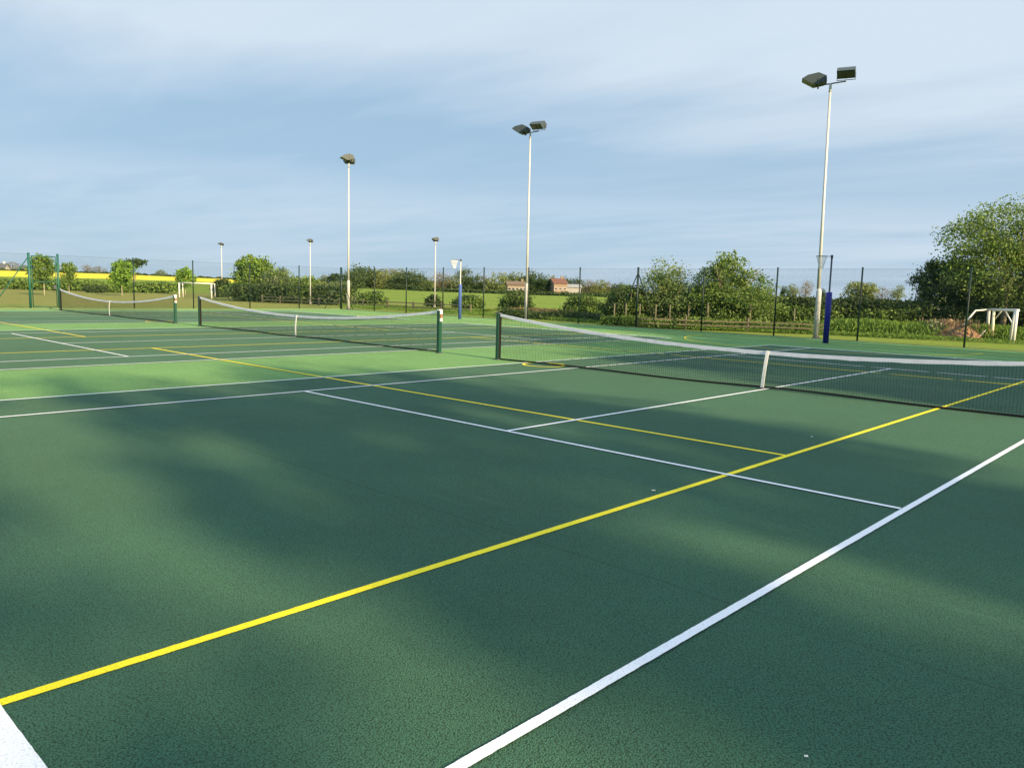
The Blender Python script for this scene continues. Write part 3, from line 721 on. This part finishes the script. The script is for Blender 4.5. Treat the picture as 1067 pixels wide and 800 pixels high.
big_tree(1052, 45.5, 288, 110, 'dark', 22000, .12, 'dark evergreen tree filling the gap below the tall loose tree',
    [(0, 0, .5, 1., .6, .5), (-.5, 0, .4, .6, .5, .4), (.5, 0, .5, .6, .6, .5)], 'evergreen_tree', .14, extra=[('mid', 3000, .1)])
big_tree(1100, 43, 216, 76, 'mid', 12000, .11, 'broad tree cut off by the right edge of the picture',
    [(0, 0, .66, .8, .7, .33), (-.3, 0, .4, .6, .6, .3), (.3, 0, .35, .7, .6, .3)], 'tall_tree', .2, extra=[('olive', 5000, .1)])
bush('cow_parsley', 974, 332, 24, 38.8, 'pale', 2600, .07, 'pale cow parsley plants left of the soil heap', 'plant', stems=8, extra=('blossom', 500))
# soil heap
def mound():
    g = at(993, 345, 38.9); vs = []; fs = []; nr, na = 10, 28
    for i in range(nr+1):
        for k in range(na):
            a = 2*math.pi*k/na; rr = i/nr; x = math.cos(a)*rr*1.25; y = math.sin(a)*rr*.9
            z = .8*(1-rr**1.7)*(1+.5*mnoise.noise(Vector((x*2, y*2, 1))))+.09*mnoise.noise(Vector((x*7, y*7, 4)))*(1-rr)
            vs.append((x, y, z-.02))
    for i in range(nr):
        for k in range(na): a = i*na+k; b = i*na+(k+1) % na; fs.append((a, a+na, b+na, b))
    root = empty('soil_heap', (g[0], g[1], 0)); tag(root, 'heap of reddish brown soil and dead stalks left of the old white goal', 'soil heap')
    m = mat('soil', (.22, .13, .08), .95); t = NT(m)
    t.l(t.ramp(t.noise(t.obj(), 6, 6, .7), [(.3, (.10, .06, .04)), (.55, (.30, .18, .11)), (.8, (.42, .30, .18))]), t.b.inputs['Base Color'])
    t.bump(t.noise(t.obj(), 9, 5), 1., .08)
    mb = MB(); mb.add(vs, fs); mb.build('soil', m, root)
    q = np.stack([rng.normal(size=900)*.55, rng.normal(size=900)*.4, rng.uniform(.05, .8, 900)], 1)
    leaf_mesh('dead_stalks', q, .07, L['nettle'], .2, root, upright=True, elong=3)
mound()

# ------------------------------------------------------------------ far woodland: every tree its own
FT = [
 (368, 279, 18, 330, 'wood', 'dark tree rising directly right of the corner pole'),
 (376, 275, 22, 345, 'wood', 'tallest green tree at the left end of the far wood'),
 (388, 278, 20, 350, 'wood', 'second rounded tree of the far wood from its left end'),
 (398, 278.5, 18, 340, 'woodo', 'olive toned tree left of the middle of the far wood'),
 (407, 277, 20, 350, 'brown', 'brownish tree in the middle of the far wood'),
 (414, 278, 18, 345, 'woodo', 'olive brown tree just right of the brownish one in the far wood'),
 (424, 280, 22, 335, 'wood', 'green tree right of the brown trees in the far wood'),
 (434, 283, 18, 330, 'wood', 'rounded green tree at the right end of the far wood'),
 (354, 289, 8, 360, 'wood', 'tiny round tree left of the corner pole on the skyline'),
 (350, 283, 14, 420, 'dark', 'dark tree on the skyline just left of the corner pole'),
 (338, 285, 12, 520, 'pale', 'faint pale tree on the skyline right of the short pole in the hedge'),
 (446, 290, 14, 340, 'woodo', 'low olive tree left of the pole by the farther netball post'),
 (457, 281, 22, 350, 'brown', 'tall bare brownish tree behind the short floodlight pole'),
 (470, 285, 18, 350, 'pale', 'greyish tree left of the white netball net'),
 (482, 277, 16, 360, 'wood', 'tall green tree directly right of the farther netball post'),
 (493, 284, 16, 355, 'wood', 'small green tree one along from the farther netball post'),
 (503, 285, 14, 360, 'brown', 'small bare tree behind the fence post left of the far bungalow'),
 (518, 282, 26, 345, 'woodo', 'broad olive tree left of the pinkish bungalow'),
 (530, 283, 12, 370, 'wood', 'narrow green tree just right of the broad olive tree'),
 (540, 281.5, 16, 372, 'woodo', 'olive tree above the long bungalow, left of the central pole'),
 (549, 284, 14, 360, 'dark', 'dark tree hidden behind the central floodlight pole'),
 (560, 281, 20, 370, 'wood', 'green tree right of the central pole'),
 (565, 288, 18, 330, 'dark', 'low dark trees left of the red roofed house'),
 (574, 285, 12, 385, 'pale', 'pale tree behind the red roofed house'),
 (592, 288, 16, 380, 'wood', 'green tree right of the red roofed house'),
 (603, 288, 14, 380, 'wood', 'green tree behind the grey roofed barn'),
 (613, 289, 18, 360, 'brown', 'brown tree right of the grey roofed barn'),
 (625, 290, 16, 360, 'woodo', 'olive tree halfway between the barn and the strainer post'),
 (634, 291, 14, 360, 'brown', 'brownish tree low on the skyline left of the strainer post'),
 (643, 293, 14, 360, 'wood', 'small green tree just left of the strainer post brace'),
 (652, 295, 14, 365, 'wood', 'last green tree of the skyline before the dark bush'),
 (818, 296, 9, 330, 'domedark', 'small dark tree on the skyline right of the tall green bush'),
 (827, 294, 13, 320, 'pale', 'pale round tree on the skyline left of the tallest floodlight'),
 (840, 289, 16, 310, 'brown', 'taller bare tree on the skyline just left of the tallest floodlight'),
 (857, 299, 8, 320, 'domedark', 'tiny dark tree between the tallest floodlight and the blue post'),
 (893, 289, 24, 215, 'olive', 'pale olive tree on the skyline right of the blue netball post'),
 (906, 290, 18, 215, 'olive', 'second pale olive tree right of the blue netball post'),
 (920, 296, 18, 220, 'brown', 'low brownish tree on the skyline left of the dark hawthorn'),
 (936, 295, 14, 220, 'pale', 'faint pale tree on the skyline touching the dark hawthorn'),
 (14, 271, 14, 560, 'brown', 'bare brownish tree on the skyline left of the gate'),
 (25, 275, 12, 580, 'pale', 'faint bare tree on the skyline beside the left gate post'),
 (92, 274, 12, 560, 'brown', 'left of two bare brown trees on the skyline between gate and bright tree'),
 (104, 276, 16, 560, 'brown', 'right of two bare brown trees on the skyline between gate and bright tree'),
 (169, 280, 10, 560, 'pale', 'faint bare tree above the yellow field right of the flat-topped tree'),
]
for (px, top, wpx, r, kd, lb) in FT: far_tree(px, top, wpx*(1.7 if 360 < px < 440 else 1.4 if 345 < px < 660 else 1.1), r, kd, lb, group='trees along the skyline')
hedge('far_hedge', [A(-60, 520), A(120, 500), A(262, 480)], .1, 3, 10, 1, 'dark', 'thin dark hedge line along the top of the yellow field')
def far_hedge(pxs, r0, r1, h, lm, lbl, n=5000, size=1.3):
    P = []
    for i in range(n):
        u = random.random(); px = pxs[0]+(pxs[1]-pxs[0])*u; r = r0+(r1-r0)*u+random.gauss(0, 2)
        g = at(px, 300, r); zz = terrain_z(g[0], g[1])
        P.append((g[0], g[1], zz+random.random()**.7*h*(1+.5*mnoise.noise(Vector((px*.15, 0, 0))))))
    P = np.array(P); c = P.mean(0); c[2] = 0
    o = leaf_mesh('hedge', P-c, size, L[lm], .3); o.location = c; tag(o, lbl, 'hedge')
bpy.data.objects.remove([o for o in bpy.data.objects if o.name.startswith('far_hedge')][0])
far_hedge((-80, 262), 475, 460, 1.5, 'dark', 'thin dark hedge line along the top of the yellow field', 7000, .9)
far_hedge((300, 372), 470, 420, 2.4, 'dark', 'dark skyline hedge above the thin end of the yellow field', 3000, 1.0)
far_hedge((362, 662), 374, 376, 4.2, 'wood', 'woodland understory closing the gaps between the far trees', 9000, 1.1)
far_hedge((430, 662), 318, 322, 1.2, 'dark', 'dark hedge along the far edge of the green field below the houses', 8000, .8)
far_hedge((785, 960), 300, 230, 1.6, 'dark', 'dark hedge on the skyline beyond the field at the right', 5000, .7)
# ------------------------------------------------------------------ houses
def house(px, r, wpx, eave, ridge, wallc, roofc, lbl, nwin=3, yaw=.0, depth=8., chim=True, name='house', cat='house'):
    g = at(px, 300, r); z0 = terrain_z(g[0], g[1]); w_ = wpx/FPX*r
    he = max(at(px, eave, r)[2]-z0, 1.8); hr = max(at(px, ridge, r)[2]-z0, he+.8)
    root = empty(name, (g[0], g[1], z0), YAW+yaw); tag(root, lbl, cat)
    wm = mat('house_wall', wallc, .9); rf = mat('house_roof', roofc, .85)
    tt = NT(wm); tt.l(tt.ramp(tt.noise(tt.obj(), 1.5, 6), [(.3, tuple(x*.8 for x in wallc)), (.7, wallc)]), tt.b.inputs['Base Color'])
    b = MB(); d = depth/2
    b.add([(-w_/2, -d, -1), (w_/2, -d, -1), (w_/2, d, -1), (-w_/2, d, -1), (-w_/2, -d, he), (w_/2, -d, he), (w_/2, d, he), (-w_/2, d, he), (-w_/2, 0, hr-.1), (w_/2, 0, hr-.1)],
          [(0, 1, 5, 4), (2, 3, 7, 6), (1, 2, 6, 9, 5), (3, 0, 4, 8, 7)])
    b.build('wall', wm, root)
    b = MB(); o_ = .4
    for s_ in (-1, 1):
        b.add([(-w_/2-o_, s_*(d+o_), he-.2), (w_/2+o_, s_*(d+o_), he-.2), (w_/2+o_, 0, hr), (-w_/2-o_, 0, hr), (-w_/2-o_, s_*(d+o_), he-.05), (w_/2+o_, s_*(d+o_), he-.05), (w_/2+o_, 0, hr+.15), (-w_/2-o_, 0, hr+.15)],
              [(0, 1, 2, 3), (4, 5, 6, 7), (0, 1, 5, 4), (0, 3, 7, 4), (1, 2, 6, 5)])
    ro = b.build('roof', rf, root)
    if chim: MB().box((w_*.3, 0, hr+.5), (.9, .7, 1.5)).build('chimney', wm, ro)
    gm = M['glass']
    for i in range(nwin):
        x = -w_/2+w_*(i+.5)/nwin
        wv = MB().box((x, -d-.02, he*.55), (1.4, .08, 1.2)).build('window', M['white_paint'], root)
        MB().box((x, -d-.065, he*.55), (1.2, .03, 1.)).build('pane', gm, wv)
    if nwin: MB().box((w_*.12, -d-.03, 1.), (.95, .08, 2.)).build('door', M['dark_metal'], root)
house(581, 328, 14, 295, 290.5, (.26, .20, .155), (.15, .075, .058), 'red roofed brick house at the far edge of the field', 3, .25)
house(538, 329, 20, 296.5, 293.4, (.24, .20, .15), (.15, .115, .085), 'long pale brick bungalow left of the central floodlight pole', 5, .1)
house(597, 330, 15, 299, 296.6, (.35, .36, .36), (.28, .31, .33), 'low grey roofed barn right of the red roofed house', 0, 0, chim=False, name='barn', cat='barn')
house(1, 560, 12, 279.5, 274.5, (.7, .7, .68), (.08, .09, .11), 'white house with dark roof on the skyline at the left edge', 3, .2)

# ------------------------------------------------------------------ trees out of frame whose shade falls on the courts
def shade_tree(x, y, h, w_, n, seed, lbl, low=.12):
    root = empty('tall_tree', (x, y, 0)); tag(root, lbl, 'tree', 'trees along the right side of the courts, out of the picture')
    mb = MB(); limbs(mb, h*.9, .2, h*.6, w_*.9, 12, .2); mb.build('trunk', M['bark'], root)
    bl = [(0, 0, h*.85, w_*1.1, w_*1.3, h*.14), (w_*.3, w_*.15, h*.66, w_*.95, w_, h*.2), (0, -w_*.15, h*.5, w_, w_, h*.2), (0, 0, h*.28, w_*.9, w_*.9, h*.2)]
    leaf_mesh('crown', blob_points(bl, n, .19, 110), .34, L['mid'], .2, root)
XS = 48
for i, (ysh, h, w_, n) in enumerate([(-5.6, 22.3, 1.8, 6500), (-9.15, 23.6, .85, 3300), (-13.0, 24.8, 1.85, 6600), (-16.6, 26.5, 2.6, 8000), (-22.5, 26, 3.0, 7000), (-28.5, 25, 3.2, 6000),
                                     (3.3, 21.8, 1.7, 6000), (6.8, 25.2, 2.2, 9000), (10.9, 24.2, 2.4, 9000), (14.9, 26.5, 2.0, 9000)]):
    shade_tree(XS+random.uniform(-1.5, 1.5), ysh-5.05, h, w_, n, i, 'tall leafy tree standing far to the right of the courts outside the picture')

# ------------------------------------------------------------------ light
SUN_AZ, SUN_EL = R(-6), R(22)
sd = Vector((math.cos(SUN_AZ)*math.cos(SUN_EL), math.sin(SUN_AZ)*math.cos(SUN_EL), math.sin(SUN_EL)))
ld = bpy.data.lights.new('sun', 'SUN'); ld.energy = 5.0; ld.angle = R(.55); ld.color = (1, .74, .41)
lo = bpy.data.objects.new('sun', ld); COL.objects.link(lo); lo.rotation_euler = (-sd).to_track_quat('-Z', 'Y').to_euler(); lo.location = (40, 0, 30)
W = bpy.data.worlds.new('World'); S.world = W; W.use_nodes = True; nt = W.node_tree
bg = nt.nodes['Background']
sky = nt.nodes.new('ShaderNodeTexSky'); sky.sky_type = 'NISHITA'; sky.sun_disc = False
sky.sun_elevation = SUN_EL; sky.sun_rotation = math.pi/2-SUN_AZ; sky.air_density = 1.0; sky.dust_density = .6; sky.ozone_density = 1.5
class WT(NT):
    def __init__(s): s.t = nt
w_ = WT(); tc = nt.nodes.new('ShaderNodeTexCoord'); g = tc.outputs['Generated']
sx = w_.n('ShaderNodeSeparateXYZ'); w_.l(g, sx.inputs[0])
# high thin cloud: direction projected on a flat layer
zz = w_.math('MAXIMUM', sx.outputs[2], .0); zz = w_.math('ADD', zz, .06)
cx = w_.math('DIVIDE', sx.outputs[0], zz); cy = w_.math('DIVIDE', sx.outputs[1], zz)
cv = w_.n('ShaderNodeCombineXYZ'); w_.l(cx, cv.inputs[0]); w_.l(cy, cv.inputs[1])
mp = w_.n('ShaderNodeMapping'); mp.inputs['Rotation'].default_value = (0, 0, R(-50)); mp.inputs['Scale'].default_value = (.35, .9, 1); mp.inputs['Location'].default_value = (1.3, .4, 0)
w_.l(cv.outputs[0], mp.inputs[0])
n1 = w_.noise(mp.outputs[0], .55, 5, .5)
n2 = w_.noise(mp.outputs[0], 2.2, 6, .55)
nn = w_.math('ADD', w_.math('MULTIPLY', n1, .75), w_.math('MULTIPLY', n2, .25))
cover = w_.maprange(nn, .38, .62, 0., 1.)
# the tilted layers of the cloud: clear band low down, veil above it
# tilted height: rises towards the right of the picture
rx = w_.math('ADD', w_.math('MULTIPLY', sx.outputs[0], CR[0]), w_.math('MULTIPLY', sx.outputs[1], CR[1]))
th = w_.math('ADD', sx.outputs[2], w_.math('MULTIPLY', rx, .03))
th = w_.math('ADD', th, w_.math('MULTIPLY', w_.math('SUBTRACT', nn, .5), .16))
band = w_.ramp(th, [(0., (.26,)*3), (.07, (.30,)*3), (.10, (.46,)*3), (.128, (.12,)*3), (.18, (.06,)*3), (.225, (.5,)*3), (.27, (.95,)*3), (.36, (.92,)*3), (.45, (.9,)*3)])
fac = w_.math('ADD', band, w_.math('MULTIPLY', w_.math('SUBTRACT', cover, .5), .34))
fac = w_.math('ADD', fac, w_.math('MULTIPLY', w_.math('MAXIMUM', rx, 0.), .35))
fac = w_.math('MINIMUM', w_.math('MAXIMUM', fac, 0), 1)
SKS = .10
clear = w_.mix(.93, sky.outputs[0], tuple(c/SKS for c in (.162, .240, .322)))
c = w_.mix(fac, clear, tuple(c/SKS for c in (.305, .358, .412)))
# thin cloud overhead is brighter than the veil low down
bright = w_.maprange(sx.outputs[2], .40, .75, 1., 1.45)
vm = w_.n('ShaderNodeVectorMath', operation='SCALE'); w_.l(c, vm.inputs[0]); w_.l(bright, vm.inputs['Scale']); c = vm.outputs[0]
w_.l(c, bg.inputs[0]); bg.inputs[1].default_value = SKS

# ------------------------------------------------------------------ camera object and render
cd = bpy.data.cameras.new('camera'); co = bpy.data.objects.new('camera', cd); COL.objects.link(co); S.camera = co
mx = Matrix(((CR[0], CU[0], -CF[0], CAM[0]), (CR[1], CU[1], -CF[1], CAM[1]), (CR[2], CU[2], -CF[2], CAM[2]), (0, 0, 0, 1)))
co.matrix_world = mx; cd.sensor_width = 36; cd.lens = 36*FPX/1067; cd.clip_end = 6000; cd.clip_start = .05
S.view_settings.view_transform = 'Standard'; S.view_settings.look = 'None'; S.view_settings.gamma = 1
S.view_settings.exposure = 1.12
S.render.engine = 'CYCLES'; S.cycles.max_bounces = 6; S.cycles.transparent_max_bounces = 4
